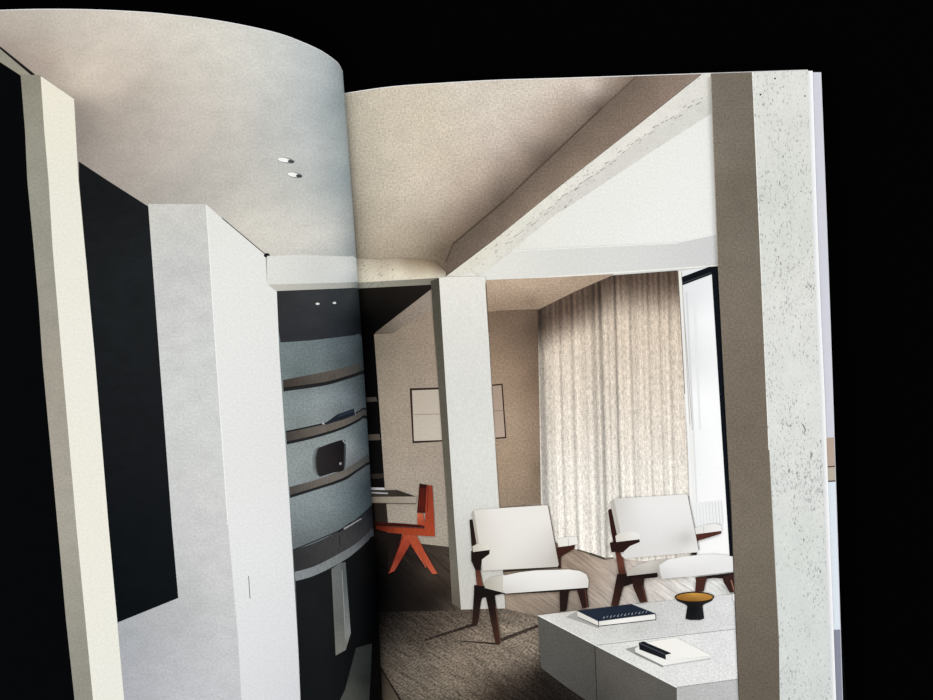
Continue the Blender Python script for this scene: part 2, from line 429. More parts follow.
draw('wall_face', 'L', [([(206,204),(222.4,218),(265.5,254.5),(267,284),(276.8,291),(279.5,355),(289.4,500),(301.4,700),(306,B),(247,B),(241.5,700),(238,638),(228,525),(216.3,357)],
      [(215,220,(230,230,225)),(250,260,(232,232,228)),(240,350,(231,232,229)),(255,450,(228,229,227)),(265,550,(228,229,229)),(270,650,(220,222,224)),(295,690,(214,216,219))]),
      (line((222,218),(265.5,254.5),0.9), (90,86,82)),(line((206,204),(222,218),0.8),(205,204,198)),(line((206.3,206),(216.3,357),1.0,1.2),(243,243,240)),(line((216.3,357),(228,525),1.2,1.0),(243,243,241)),
      (line((248.6,576),(250,598.6),0.7),(110,110,110)),(ell(266.8,255.3,2.9,2.2), (14,14,14)),(line((266,258),(268,284),0.6),(165,164,158))], parent=w, mat='plain', res=12, label='brightest white face of the wall')
draw('printed_beam', 'L', [([(267,256),(300,254.6),(362,257),(363,290),(276.8,292),(267,284)], [(275,268,(226,226,220)),(320,268,(216,217,213)),(345,268,(230,232,229)),(354,270,(226,230,229)),(360,272,(190,200,202))]),
      ([(268.5,284.5),(310,283.5),(362,282),(364,288.5),(276.8,291.5)], [(275,288,(196,194,184)),(330,286,(180,180,172)),(350,286,(176,178,172)),(359,286,(125,132,132))])], mat='plain', res=6, label='white beam on the left page running into the gutter')
# dark recess and curved shelving
rc = draw('printed_curved_shelving', 'L', [([(276.8,291),(363,287.5),(369,340),(374,500),(384,700),(388,B),(306,B),(301.4,700),(289.4,500),(279.5,355)],
      [(290,360,(113,125,126)),(320,352,(109,121,124)),(345,350,(87,98,104)),(360,352,(56,66,71)),(300,375,(96,107,107)),(340,362,(82,92,95)),
       (295,405,(135,145,145)),(320,400,(144,153,154)),(345,398,(123,134,139)),(362,392,(69,78,84)),(300,425,(122,130,130)),(340,410,(109,118,120)),
       (300,460,(145,153,153)),(312,475,(132,139,139)),(350,445,(142,151,152)),(362,440,(85,97,103)),(355,458,(114,120,123)),
       (305,510,(130,141,144)),(330,505,(127,138,142)),(350,495,(100,113,118)),(366,490,(59,71,77)),(300,540,(103,110,112)),(330,525,(108,117,118))])], mat='dusk', res=4, label='curved blue-grey shelving recess printed beside the gutter')
draw('hazed_soffit', 'L', [([(276.8,291),(363,287.5),(364,334),(340,337),(310,340.5),(280.5,342.5),(278.5,330)], [(285,300,(44,45,47)),(320,310,(46,48,52)),(350,300,(52,57,60)),(358,320,(22,27,31)),(300,332,(42,44,48)),(345,330,(34,38,43))])], parent=rc, mat='charcoal', res=5, label='black soffit above the shelving, greyed by painted page sheen')  # gloss haze of the curved page painted over the black as grey
draw('downlight', 'L', [(ell(317.6,303.8,2.0,1.1), (225,225,222))], parent=rc, label='left tiny white downlight above the shelving')
draw('downlight', 'L', [(ell(334.4,302.9,1.8,1.1), (225,225,222))], parent=rc, label='right tiny white downlight above the shelving')
s1t = smooth([(283,380),(320,372.8),(356.5,364.5),(366,359)]); s1m = smooth([(283.3,387.5),(324,382),(350,375),(368,368.5)]); s1b = smooth([(283.5,391.5),(324,385.6),(350,378.3),(369,372)])
shade = [(285,385,(60,52,47)),(320,376,(88,81,74)),(345,370,(86,81,76)),(362,366,(60,63,64))]
draw('shelf', 'L', [(band(s1t, s1b), (24,24,26)),(band(s1t, s1m), shade)], parent=rc, mat='timber', res=5, label='topmost grey-brown curved shelf')
s2t = smooth([(286,432.5),(315.7,426.3),(345.8,418.6),(370,406)]); s2m = smooth([(286.6,441.5),(315.7,435),(345.8,425.4),(371,411.5)]); s2b = smooth([(286.8,444.5),(315.7,437.8),(345.8,428),(371,414.5)])
draw('shelf', 'L', [(band([(a,b-1.6) for a, b in s2t], s2b), (22,24,27)),(band(s2t, s2m), [(288,438,(66,60,55)),(315,430,(100,93,85)),(345,422,(104,97,90)),(366,411,(70,72,71))])], parent=rc, mat='timber', res=5, label='second curved shelf from the top, carrying dark books')
draw('books', 'L', [([(324,424),(337,414.6),(354,408.6),(355.2,415),(340,420),(327,424.5)], (24,30,40)),(line((338,416.5),(353.5,410.8),0.8),(50,66,84)),(ell(323.3,423.6,1,0.9),(200,205,205)),(line((354.6,409.5),(355.6,415),0.7),(120,135,142))], parent=rc, label='dark blue books lying on the second curved shelf')
s3t = smooth([(289.4,487),(315.7,479.9),(341.5,470.4),(358.6,461),(374,449.5)]); s3m = smooth([(290,495),(315.7,487.3),(342,478.3),(358.6,468.3),(374,458)]); s3b = smooth([(290.2,498),(315.7,490),(343.6,480.7),(358.6,471),(374,461)])
draw('shelf', 'L', [(band(s3t, s3b), (26,27,29)),(band(s3t, s3m), [(292,492,(74,70,65)),(320,482,(108,101,94)),(345,474,(108,103,96)),(367,459,(72,75,76))])], parent=rc, mat='timber', res=5, label='third curved shelf from the top, carrying the black vase')
vz = smooth([(316,458),(318,449.5),(322,446.6),(333,442.5),(342.5,440),(345.3,442.6),(345.6,455),(343.8,469.6),(333,472.6),(321,476.2),(318,474),(316.4,467),(316,458)])
draw('vase', 'L', [([(312.5,458),(315,449),(320,446.5),(322,477),(316,475),(313,468)], (112,117,117)),([(314.5,458),(317,448.5),(321,446.5),(322,477),(317.5,475),(315,468)], (82,86,86)),(vz, [(320,455,(34,30,30)),(335,455,(26,20,22)),(343,450,(16,14,17))]),(line((342.8,440.4),(345.2,443.4),0.9),(170,180,184)),(ell(340.4,463.6,1.3,1.4),(150,150,150)),(line((344.6,444),(344.2,468),0.8),(70,76,80))], parent=rc, mat='plain', label='black angular vase on the third curved shelf')
ct = smooth([(293.2,550),(315,543),(338.6,531),(356,519),(378,500)]); cm = smooth([(294.6,572),(315,566),(340,553.2),(358,542),(378,523.5)]); cb = smooth([(295.6,581),(315,575.3),(341.4,562),(358,550),(378,531)])
draw('black_base', 'L', [(band(cb, smooth([(301.4,720),(330,720),(388,720)]))+[], [(310,600,(12,15,18)),(330,620,(8,11,14)),(360,590,(4,6,8)),(375,650,(0,0,1)),(310,660,(4,7,9)),(320,690,(3,7,10))]),([(301.4,715),(388,715),(388,B),(306,B)], (2,5,7))], parent=rc, mat='charcoal', res=8, label='black base under the curved counter')
draw('counter', 'L', [(band(ct, cm), [(296,562,(42,42,44)),(320,550,(56,55,56)),(345,538,(62,61,62)),(365,522,(44,46,50)),(373,512,(22,26,30))]),(band(cm, cb), [(297,578,(132,138,140)),(330,562,(122,127,128)),(355,548,(108,112,114)),(369,536,(66,71,76))]),
      (line((338,532),(352,522.5),1.6,1.6),(14,16,20)),(line((344,529),(361.5,518.6),1.8,1.0),(150,152,150)),(line((339.6,535),(340,546),0.8),(28,28,30)),(line((293.3,550),(338.6,531),0.9),(18,20,24))], parent=rc, mat='timber', res=5, label='dark curved counter with a pale lower edge')
draw('leg', 'L', [([(331.4,569),(340,563),(345.5,562),(350.8,633),(345.7,650),(335.7,655.5)], [(336,580,(104,108,106)),(338,620,(98,100,97)),(338,650,(118,118,112))]),([(340.5,563),(345.5,562),(350.8,633),(347,645),(343.5,600)],[(343,580,(88,94,95)),(348,630,(128,130,128))]),(line((342,570),(345.6,640),0.6),(150,152,150))], parent=rc, mat='concrete', label='pale slab leg under the curved counter')
draw('printed_floor', 'L', [([(339,702),(345,690),(356,648),(372,643.5),(376,660),(372,690),(360,B),(312,B)], [(350,695,(72,73,66)),(362,660,(44,48,46)),(370,680,(34,37,38)),(340,700,(70,72,70))]),(line((358,B),(373,648),1.0),(14,17,19)),([(371,300),(374,500),(384,700),(388,B),(378,B),(372,690),(378,640),(372,560),(366,430)], (8,10,12)) if False else ([(372,644),(379,560),(386,600),(388,B),(362,B)], (1,2,3))], mat='charcoal', label='dim grey floor strip at the bottom of the left page')

# =================================================================== PRINT, RIGHT PAGE
cr = [(350,100,(196,187,170)),(350,160,(186,177,160)),(352,230,(160,150,133)),(380,110,(205,194,176)),(400,150,(208,197,179)),(430,110,(208,197,178)),(480,100,(212,202,188)),(540,95,(210,198,186)),(590,88,(205,192,180)),(450,160,(204,191,173)),
      (500,140,(203,190,178)),(540,125,(186,171,158)),(560,110,(176,160,146)),(600,85,(185,170,158)),(400,200,(202,190,173)),(440,200,(196,182,165)),(480,180,(182,166,151)),(520,160,(150,134,121)),(500,195,(112,98,87)),(545,156,(104,90,80)),(600,105,(108,94,84)),(632,78,(126,110,98)),
      (370,240,(178,166,148)),(400,245,(176,163,144)),(430,240,(150,136,118)),(442,250,(110,96,80)),(470,222,(120,104,92)),(460,210,(158,142,128))]
draw('printed_ceiling', 'R', [([(330,60),(670,60),(662,80),(570,170),(510,215),(465,255),(447,278),(330,290)], cr)], mat='dusk', res=6, label='beige plaster ceiling printed at the top left of the right page')
draw('printed_ceiling', 'R', [([(446,276),(560,186),(640,123),(700,72),(725,60),(725,290),(446,290)], [(560,235,(232,232,226)),(620,215,(234,234,229)),(680,180,(236,236,232)),(700,150,(235,235,231)),(640,240,(236,236,233)),(520,250,(230,229,221))])], mat='plain', res=14, label='white ceiling printed on the right page right of the diagonal beam')
b = draw('printed_beam', 'R', [([(445,259),(453,243),(504.6,200),(546,161.6),(580,132),(602,108),(637,76),(640,60),(715,60),(701,75),(637,126),(560,186.4),(494,240),(446,276.5)],
      [(447,265,(100,87,75)),(480,235,(104,90,79)),(487,243,(122,107,94)),(512,195,(104,90,79)),(530,208,(136,120,106)),(560,152,(108,94,83)),(575,168,(138,121,107)),(602,112,(112,98,87)),(625,128,(132,115,102)),(640,85,(116,101,90)),(665,92,(138,121,108)),(690,78,(142,126,114))]),(line((446,262),(453,244),1.6),(84,72,62)),(line((453,244),(504.6,200.6),1.8),(78,66,57)),(line((504.6,200.6),(602,108),1.8),(84,72,62)),(line((602,108),(637,76),1.6),(98,84,73)),(line((446,276),(494,240),1.0),(86,74,64)),(line((494,240),(637,126),1.0),(98,84,74)),(line((637,126),(700,75.5),0.9),(110,96,86))], mat='dusk', res=8, label='diagonal brown-shadowed beam across the ceiling of the right page')
crk = []; _r = random.Random(3)
for i in range(46):
    t = i/46.0; x = 505+t*200; y = 244-t*150+2+_r.uniform(-3.2,3.2) - 6*math.sin(t*3.14)
    L = _r.uniform(1.5,5.5); crk.append((line((x,y),(x+L,y-L*0.62+_r.uniform(-.6,.6)),_r.uniform(.35,.8),.3),(150+_r.randint(-20,30),147,138)))
draw('beam_underside', 'R', [([(446,276.5),(494,240),(560,186.4),(637,126),(701,75),(712,60),(714,92),(660,124),(560,199),(500,246),(470,272),(446,279)], [(470,262,(222,218,204)),(560,192,(228,226,216)),(640,128,(228,226,218)),(700,85,(222,220,212))]),
      ([(470,272),(500,246),(560,199),(660,124),(714,92),(714,112),(660,146),(560,212),(512,251),(479,276)], [(490,262,(224,221,210)),(560,205,(214,212,204)),(640,150,(216,214,207)),(700,108,(216,215,208))]),
      (line((512,251),(560,212),0.9),(240,239,232))]+crk, parent=b, mat='beampit', res=10, label='pitted white underside of the diagonal beam')
draw('printed_beam', 'R', [([(479,276),(512,251),(560,248.5),(679,243),(720,234.5),(720,267),(612,275.5),(560,278.3),(485,282.5),(446,284),(440,279)], [(500,265,(226,225,218)),(560,263,(218,218,213)),(640,258,(216,217,214)),(700,250,(208,209,208))]),
      (line((485,281.5),(718,265.6),1.4,1.4),(236,235,228)),(line((512,250.8),(679,243),0.8),(242,242,238))], mat='plain', res=12, label='horizontal white beam above the curtain')
draw('printed_beam', 'R', [([(330,259),(358,258.5),(380,259.5),(400,258),(420,259),(436,262),(446,272),(446,279),(438,278),(360,282.5),(330,284)], [(350,259,(172,162,145)),(380,260,(176,164,145)),(360,270,(216,207,187)),(370,278,(222,214,195)),(400,262,(176,162,142)),(400,272,(220,210,189)),(430,272,(196,182,158)),(410,259,(140,124,104)),(425,263,(146,130,108)),(436,265,(120,103,86)),(432,278,(214,206,188)),(442,277,(206,198,180)),(445,268,(104,90,76))]),
      ([(330,284),(360,282.5),(438,277.8),(432,285),(360,288.3),(330,289)], [(360,285,(156,154,142)),(425,281,(128,124,112))])], mat='beampit', res=5, label='rough cream beam running from the gutter to the central column')
# far room left of the central column
draw('printed_dark_recess', 'R', [([(330,289),(360,288.3),(432,284.6),(432,291),(376,334),(374,336),(385,486),(390,545),(330,560)], [(365,300,(20,17,14)),(400,298,(24,20,17)),(425,290,(30,25,22)),(370,320,(1,1,1)),(390,315,(10,8,7)),(366,420,(6,6,7)),(375,500,(18,15,14)),(385,530,(28,22,19))]),
      ([(366,397.5),(376,397),(377.6,401.3),(367,402)], (70,64,58)),([(368,434.5),(379.5,434),(380.5,440),(368.5,440.4)], (84,76,68)),([(371,474),(383,473.5),(384,478),(372,479)], (48,42,38))], mat='plain', res=6, label='black recess with dim shelves just right of the gutter')
draw('printed_beam', 'R', [([(432,288.5),(376,332),(374,335),(392,334),(434,309)], [(380,333,(92,84,74)),(400,320,(132,120,108)),(425,300,(148,136,124))])], mat='dusk', res=5, label='short taupe beam left of the central column')
draw('printed_wall', 'R', [([(374,334.5),(392,333.5),(434,308.5),(437.5,370),(447,507),(450,548),(388,548),(384.7,486),(376.7,370)], [(380,345,(128,118,104)),(400,340,(140,127,112)),(425,330,(150,134,117)),(430,370,(156,141,126)),(395,400,(158,145,129)),(425,460,(162,149,135)),(400,470,(164,152,138)),(395,520,(160,150,137)),(435,530,(160,150,137))])], mat='dusk', res=8, label='taupe wall left of the central column')
draw('printed_wall', 'R', [([(486,280),(560,277),(614,274),(575,295),(538,312),(541,503),(560,520),(500,520),(491,370)], [(495,290,(183,160,139)),(530,288,(189,167,145)),(560,282,(179,157,137)),(600,278,(164,144,124)),(530,300,(144,124,105)),(495,305,(152,131,111))]),
      ([(488,312),(500,310.5),(538,309),(541,503),(560,520),(500,520),(491,370)], [(495,320,(117,98,81)),(520,320,(111,92,77)),(535,330,(88,73,62)),(500,360,(144,123,103)),(520,370,(144,122,102)),(535,380,(119,99,82)),(515,420,(165,144,123)),(505,470,(160,139,118)),(525,470,(158,137,117)),(537,470,(125,107,90)),(505,500,(148,130,111))])], mat='dusk', res=6, label='warm brown wall and soffit between the central column and the curtain')
a = draw('printed_artwork', 'R', [([(409.6,388.3),(439,387.4),(443,441.4),(412.6,443.3)], (48,36,32)),([(412,390.4),(439,389.4),(442,440),(414,441)], [(420,400,(184,173,158)),(435,430,(194,184,170))]),(line((412.6,414.6),(441,414),0.8),(150,138,124))], mat='plain', label='two-panel beige picture behind the central column')
draw('artwork_end', 'R', [([(492,384.6),(502.6,383.6),(506.4,438.2),(495,439)], (52,38,32)),([(492,386),(501.4,385.2),(505,436.8),(495,437.6)], [(497,395,(166,146,130)),(500,430,(178,158,142))]),(line((493,411),(503.4,410.4),0.8),(140,120,106))], parent=a, label='right end of the picture beyond the column')
# floor
bl = []
for i in range(4):
    x0 = 395+i*17; bl.append((line((x0,548+i*2.0),(x0+62,612+i*0.5),0.8,1.2), (44,37,32)))
for i in range(6):
    bl.append((line((560+i*14,550+i),(612+i*18,606-i*2),0.5,0.6), (150+i*9,137+i*9,124+i*10)))
draw('printed_floor', 'R', [([(370,538),(450,547),(500,507),(541,503),(560,515),(740,500),(745,B),(375,B)],
      [(376,560,(8,7,6)),(384,590,(4,3,3)),(398,592,(12,10,9)),(380,612,(8,7,6)),(410,606,(20,16,14)),(390,545,(24,20,18)),(405,570,(24,20,18)),(430,575,(60,50,43)),(445,555,(62,53,46)),(445,592,(40,33,28)),(425,602,(26,21,18)),(385,640,(14,12,11)),(470,620,(112,99,86)),(510,600,(150,134,118)),(530,585,(168,150,134)),(580,560,(152,134,118)),(600,575,(176,160,146)),(590,595,(156,142,130)),(560,600,(140,127,115)),(640,590,(196,188,180)),(620,610,(186,178,170)),(690,580,(226,224,220)),(725,560,(238,238,236)),(720,590,(222,222,220)),(570,640,(90,80,72)),(385,690,(84,76,66)),(394,720,(90,82,70))])]+bl, mat='wood', res=7, label='brown timber floorboards printed across the right page')
draw('printed_rug', 'R', [([(376,612),(400,611.5),(461,610.5),(505,609),(520,612),(538,617),(560,680),(600,705),(620,B),(440,B),(400,700),(381,668)],
      [(382,618,(16,14,13)),(384,628,(34,30,27)),(400,615,(26,23,20)),(412,622,(54,47,42)),(388,645,(62,56,50)),(405,655,(88,80,71)),(430,618,(60,52,46)),(470,618,(96,85,74)),(420,636,(62,55,48)),(450,650,(112,101,89)),(480,635,(116,104,92)),(500,660,(128,116,103)),(525,630,(124,113,100)),(530,655,(128,116,103)),(430,680,(112,102,90)),(470,690,(98,88,76)),(500,690,(52,44,37)),(538,672,(40,34,29)),(560,700,(28,24,21)),(460,720,(90,82,70)),(520,700,(36,30,26))]),
      (line((381,668),(401,701),1.4,1.8),(34,29,25)),(line((401,701),(444,B),1.8),(34,29,25))], mat='rug', res=5, label='coarse grey-brown woven rug in the lower left of the right page')
draw('shadow_on_rug', 'R', [(line((476,624),(425,640),3.4,2.0), (48,41,36)),(line((499,644),(460,641),2.0,1.0), (50,42,36)),(line((501,640),(538,626),3.6,3.0), (58,50,44))], mat='rug', label='dark leg shadows printed on the rug')
# curtain
def curt(x, y):
    xe = x-(y-271)*0.055
    edge = 309-(xe-538)*0.5 if xe < 612 else 272
    t = min(1, max(0, (y-edge-(10 if xe < 600 else 2))/(42.0 if xe < 600 else 50.0))); t = t*t*(3-2*t)
    t2 = min(1, max(0, (y-330)/160.0))
    top = (100,82,70); mid = (218,202,183); low = (240,234,224)
    c = [top[i]+(mid[i]-top[i])*t for i in range(3)]
    c = [c[i]+(low[i]-c[i])*t2*t for i in range(3)]
    xx = x-538-(y-310)*0.028
    f = 0.5+0.5*math.sin(xx*0.62+0.5*math.sin(xx*0.21))
    k = 1-0.05*f - 0.035*(0.5+0.5*math.sin(xx*1.45+1.3))
    for (cx, wd, dp) in ((3,3.5,0.28),(10,2,0.12),(21,1.3,0.17),(33,1.2,0.22),(46,1.2,0.16),(55,3.0,0.22),(62,2.2,0.34),(69,1.8,0.12),(77,1.5,0.38),(92,1.2,0.20),(97,2,0.10),(110,1.1,0.24),(121,1.2,0.20),(131,1.1,0.22),(141,1.5,0.10),(146,1.2,0.25)):
        k -= dp*math.exp(-((xx-cx)/wd)**2)*(0.75 if y > 330 else 1.0)
    k -= 0.10*math.exp(-(xx/6.0)**2)
    k *= 1-0.22*(1-t)*(0.5+0.5*math.sin(xx*1.15))
    k -= 0.05*max(0, math.sin(xx*0.9+y*0.004))**6 + 0.04*max(0, math.sin(xx*1.9+1))**4
    return tuple(v*max(0.3, k)*1.06 for v in c)
ctn = draw('printed_curtain', 'R', [([(537.6,310),(575,291.5),(612.6,275.3),(678,270.5),(684.6,394),(687,430),(692.5,520),(692.5,560),(655,562),(630,560),(614,557.6),(605,558.5),(590,553.5),(577,549.5),(562,546),(552,540),(541,503)], curt)], mat='weave', res=1.6, label='floor-length pleated linen curtain')
draw('curtain_hem', 'R', [(line((577,549.6),(590,553.6),1.6),(96,90,78)),(line((590,553.6),(605,558.8),2.2),(70,66,56)),(line((605,558.8),(613,557.8),1.6),(110,104,92))], parent=ctn, label='dark lower hem of the curtain')
# window
wn = draw('printed_window', 'R', [([(677.6,270.5),(682,270.2),(718,266.5),(735,557),(692,557),(687,430),(684.6,394)], [(690,300,(228,230,231)),(705,320,(246,247,248)),(700,400,(249,250,250)),(688,360,(226,227,227)),(690,450,(238,240,240)),(715,450,(249,250,250)),(700,530,(246,246,246)),(728,550,(248,248,248))]),
      (line((679.4,271),(690.5,430),2.2,2.0),(236,233,227)),(line((681.3,271),(692.4,430),0.6,0.6),(170,166,160)),(line((678,271),(684.8,394),0.7),(120,108,98)),(line((690.5,430),(694.5,520),2.0),(238,237,233)),(line((682.6,290),(690,425),0.8),(190,190,190)),(line((686.5,292),(693.2,430),1.6),(214,216,217)),(line((693.2,430),(697,510),1.6),(226,228,228)),(line((694,290),(700,430),2.4,1.6),(232,233,234)),
      ([(693,503),(722,500),(723,525),(695,529)], (236,237,238))]+[(line((696+i*3.2,504-i*0.3),(697.6+i*3.2,526-i*0.3),0.6),(218,220,221)) for i in range(9)], mat='flat', res=12, label='bright white window right of the curtain')
draw('window_frame', 'R', [([(681.8,277),(709,266.8),(718.5,266.2),(726.3,425),(734.5,556),(729.6,556),(721.3,425),(711.8,274.2),(682.6,285.2)], (12,17,23)),(line((683,283),(711,272.6),0.6),(70,76,82))], parent=wn, mat='flat', label='thick black window frame')
# central column
cc = draw('printed_column', 'R', [([(430.8,281),(439.3,277.6),(445.3,380),(454.3,520),(461,609.6),(452,603.5),(446.8,507),(437.6,375),(433.6,325)], [(435,290,(72,69,60)),(440,380,(86,82,72)),(447,460,(92,87,77)),(454,570,(108,103,92)),(457,605,(90,84,74))])], mat='concrete', res=8, label='central square column with sculpted dark left side')
draw('column_face', 'R', [([(439,277.5),(446,277),(485.4,276.5),(485.4,283),(488.4,332),(491.4,385),(495.2,434),(499.4,507),(505.2,608.4),(461,609.6),(454.3,520),(445.3,380)], [(460,285,(230,228,220)),(465,330,(222,221,215)),(468,400,(217,217,212)),(475,460,(220,220,216)),(480,500,(216,216,211)),(470,560,(196,195,189)),(478,600,(192,190,183))]),
      (line((485.6,284),(488.6,332),0.8),(120,104,90)),(line((491.6,387),(499.4,507),0.6),(150,134,118))], parent=cc, mat='plaster', res=10, label='light plaster front of the central column')
# desk and dining chair
dk = draw('printed_desk', 'R', [([(374,503),(386,502),(388,526),(376,527)], (40,33,28)),([(370,490.4),(397,490),(416.2,496.7),(370,497)], [(375,493,(62,55,47)),(405,494,(48,42,36))]),([(370,496.8),(416.4,496.5),(416,503.3),(370,502.6)], [(380,500,(140,131,118)),(410,500,(158,148,134))]),(line((370,503),(416,503.6),0.7),(66,58,50))], mat='concrete', label='grey desk standing by the gutter')
draw('paper_sheets', 'R', [([(370,487.4),(384.4,487.7),(385,490),(370,489.8)], (196,196,200)),([(370,491.8),(388,492.8),(388,494),(370,493.4)], (176,176,180))], parent=dk, mat='flat', label='white papers on the desk')
ch = draw('printed_dining_chair', 'R', [([(380,532),(402,534),(394,571),(388,572),(388,545)], (26,19,17)),([(375.7,526),(400,527),(425,528.5),(434.7,529),(434.9,536.6),(415,535.3),(390,532.8),(375.7,529)], [(380,528,(86,31,19)),(400,531,(144,60,35)),(430,532,(160,66,40))]),(line((376,526.2),(424,528.4),0.6),(91,32,22))], mat='timber', res=4, label='orange-red wooden chair pulled up to the desk')
draw('seat', 'R', [([(374,522.2),(395,523),(424.8,525.3),(425,527.8),(400,526.6),(375,525.6)], [(380,524,(48,14,10)),(420,526,(64,18,13))]),([(417.4,513),(423,513.4),(425,526.4),(417.2,524.2)], [(420,518,(185,93,63)),(421,524,(148,60,40))])], parent=ch, mat='timber', label='dark red seat and bright orange side')
draw('backrest', 'R', [([(419.4,483.6),(428,485),(425,513),(417,512.6)], [(422,488,(44,16,12)),(422,500,(77,24,16)),(420,510,(63,20,15))]),([(426.8,485),(432.3,485.6),(433.8,510),(434.9,536),(429,530),(424.4,527.6),(425.2,513)], [(430,490,(135,54,38)),(430,515,(151,60,38)),(432,530,(161,66,40))]),(line((428.2,486),(427.4,512),0.7),(86,26,17))]+[(line((420.5+k*1.7,488),(419+k*1.8,511),0.5),(99,35,26)) for k in range(4)], parent=ch, mat='timber', label='orange frame with dark slatted back')
draw('leg', 'R', [([(402.6,534.2),(412,535),(411,543),(394.4,571),(388.4,573.6),(396,555)], [(405,540,(160,68,46)),(398,558,(126,48,33)),(391,571,(160,71,53))]),(line((403,536),(389.4,572),0.8),(81,26,17))], parent=ch, mat='timber', label='left leg of the V-shaped pair')
draw('leg', 'R', [(line((413,547),(426,567.4),1.2),(176,91,72)),(line((411.5,547),(424.5,566.4),0.9),(40,16,12)),([(408.7,534.6),(416.8,535.8),(425,552),(437.4,573.8),(432.4,574),(420,557),(411.6,546.4)], [(412,540,(164,72,48)),(422,555,(164,71,46)),(434,572,(179,87,63))])], parent=ch, mat='timber', label='right leg of the V-shaped pair')

# coffee table
tb = draw('printed_coffee_table', 'R', [([(537.8,615.4),(594.8,645.4),(597,B),(590,703),(565,686),(541,667.6)], [(545,630,(85,83,78)),(565,660,(81,79,75)),(590,690,(70,68,65)),(590,650,(81,79,74))]),
      ([(594.8,645.4),(676.8,687.4),(678,B),(597,B)], [(605,660,(87,84,79)),(640,690,(89,86,81)),(670,695,(85,83,79)),(600,700,(68,66,61))]),(line((594.8,645.4),(597.2,710),0.9),(44,42,39)),
      ([(676.8,687.4),(745,678),(745,B),(678,B)], [(690,693,(180,181,180)),(730,688,(186,187,187))])], mat='speckle', res=8, label='low block coffee table of grey stone with two slabs')
draw('table_top', 'R', [([(537.8,615.4),(577,610.6),(640,603.5),(745,593),(745,678.4),(676.8,687.4),(594.8,645.4)], [(550,616,(212,211,206)),(580,622,(206,205,200)),(570,612,(196,193,187)),(610,635,(204,204,201)),(640,630,(198,198,196)),(690,620,(206,206,205)),(720,605,(216,217,217)),(720,640,(216,217,217)),(650,670,(222,222,221)),(700,670,(220,221,221)),(730,665,(222,223,223)),(620,650,(216,216,214))]),
      ([(594.8,645.4),(650,637.8),(745,628),(745,678.4),(676.8,687.4)], [(610,648,(216,216,213)),(650,670,(222,222,220)),(720,640,(221,222,222)),(720,670,(224,224,224))]),
      (line((594.8,645.6),(745,627.8),0.7),(156,156,152)),(line((538,615.4),(676.8,687.6),0.9),(232,232,228)),(line((676.8,687.3),(745,678.2),0.7),(150,150,148))], parent=tb, mat='speckle', res=10, label='pale speckled top of the coffee table')
draw('printed_book_shadow', 'R', [([(566,617),(577,611),(600,622),(599,628.5)], (160,159,155)),([(625,649),(637,646),(664,662),(663,667.5),(640,657)], (150,150,147))], mat='speckle', label='soft grey shadows of the books on the table top')
bk = draw('printed_book', 'R', [([(577,610.7),(598.4,620.8),(655.7,614.2),(655.9,619.3),(598.6,626),(577.8,617)], [(585,616,(214,212,204)),(620,621,(238,237,232)),(650,617,(230,229,224))]),(line((598.5,621),(598.6,626),0.8),(60,62,66)),(line((598.6,626.2),(656,619.6),0.8),(50,52,56)),(line((577.6,617),(598.6,626.2),0.7),(70,70,70)),(line((655.7,614),(655.9,619.5),0.8),(24,30,40))], mat='flat', label='large book with navy cover lying closed on the coffee table')
draw('book_cover', 'R', [([(576.6,610.7),(631.4,604),(656.2,613.8),(598.4,621.4)], [(590,612,(34,42,56)),(630,608,(30,38,52)),(645,613,(32,40,54))])]+
     [(line((603+i*3.55,618.2-i*0.46),(604.6+i*3.55,616.3-i*0.46),0.42),(168,172,180)) for i in range(13)]+[(line((603+i*7.1,618.4-i*0.92),(604.8+i*7.1,618.1-i*0.92),0.4),(150,156,164)) for i in range(6)], parent=bk, mat='flat', label='navy cover with a row of small white letters')
b2 = draw('printed_book', 'R', [([(635,648),(640,646),(663,660.8),(711.6,656),(711.6,657.8),(663,665.6),(635.2,652)], [(640,652,(226,225,220)),(660,662,(236,236,232)),(700,659,(232,232,230))]),(line((635.2,652.4),(663,666),0.8),(130,130,128)),(line((663,666),(711,658.4),0.6),(190,190,188)),
      ([(640,647),(648,642.2),(676,637.6),(712,655.8),(671,660),(663,661)], [(660,645,(238,236,230)),(690,650,(240,238,233))])], mat='flat', label='white book lying on the coffee table')
draw('printed_book', 'R', [([(638.8,642.6),(643.6,641.4),(671,653),(671,658.6),(665.6,659.6),(639.4,649.4)], [(645,646,(20,22,28)),(665,655,(30,32,38))]),(line((639.2,643),(665.4,654.6),0.6),(84,88,96)),([(665.6,655),(671,653.6),(671.2,658.8),(666,659.8)], (232,231,226))], mat='flat', label='small black book on top of the white book')
bw = draw('printed_bowl', 'R', [([(674.6,596.5),(714.2,596.5),(712,600.8),(704,604.4),(702.6,606),(704.2,618.6),(700,620),(690,620),(685.4,618.8),(687.2,606),(685,604.2),(677,600.8)], [(680,601,(30,28,26)),(695,610,(14,16,18)),(701,612,(30,32,34)),(710,600,(40,38,34))])], mat='flat', label='black footed bowl on the coffee table')
draw('bowl_interior', 'R', [(ell(694.4,597,19.9,5.3), (34,28,20)),(ell(694.4,597.1,18.4,4.2), [(683,597,(150,104,44)),(694,594,(206,156,76)),(704,597,(172,124,58)),(694,600,(132,90,38))])], parent=bw, mat='flat', res=3, label='golden brown glazed inside of the bowl')

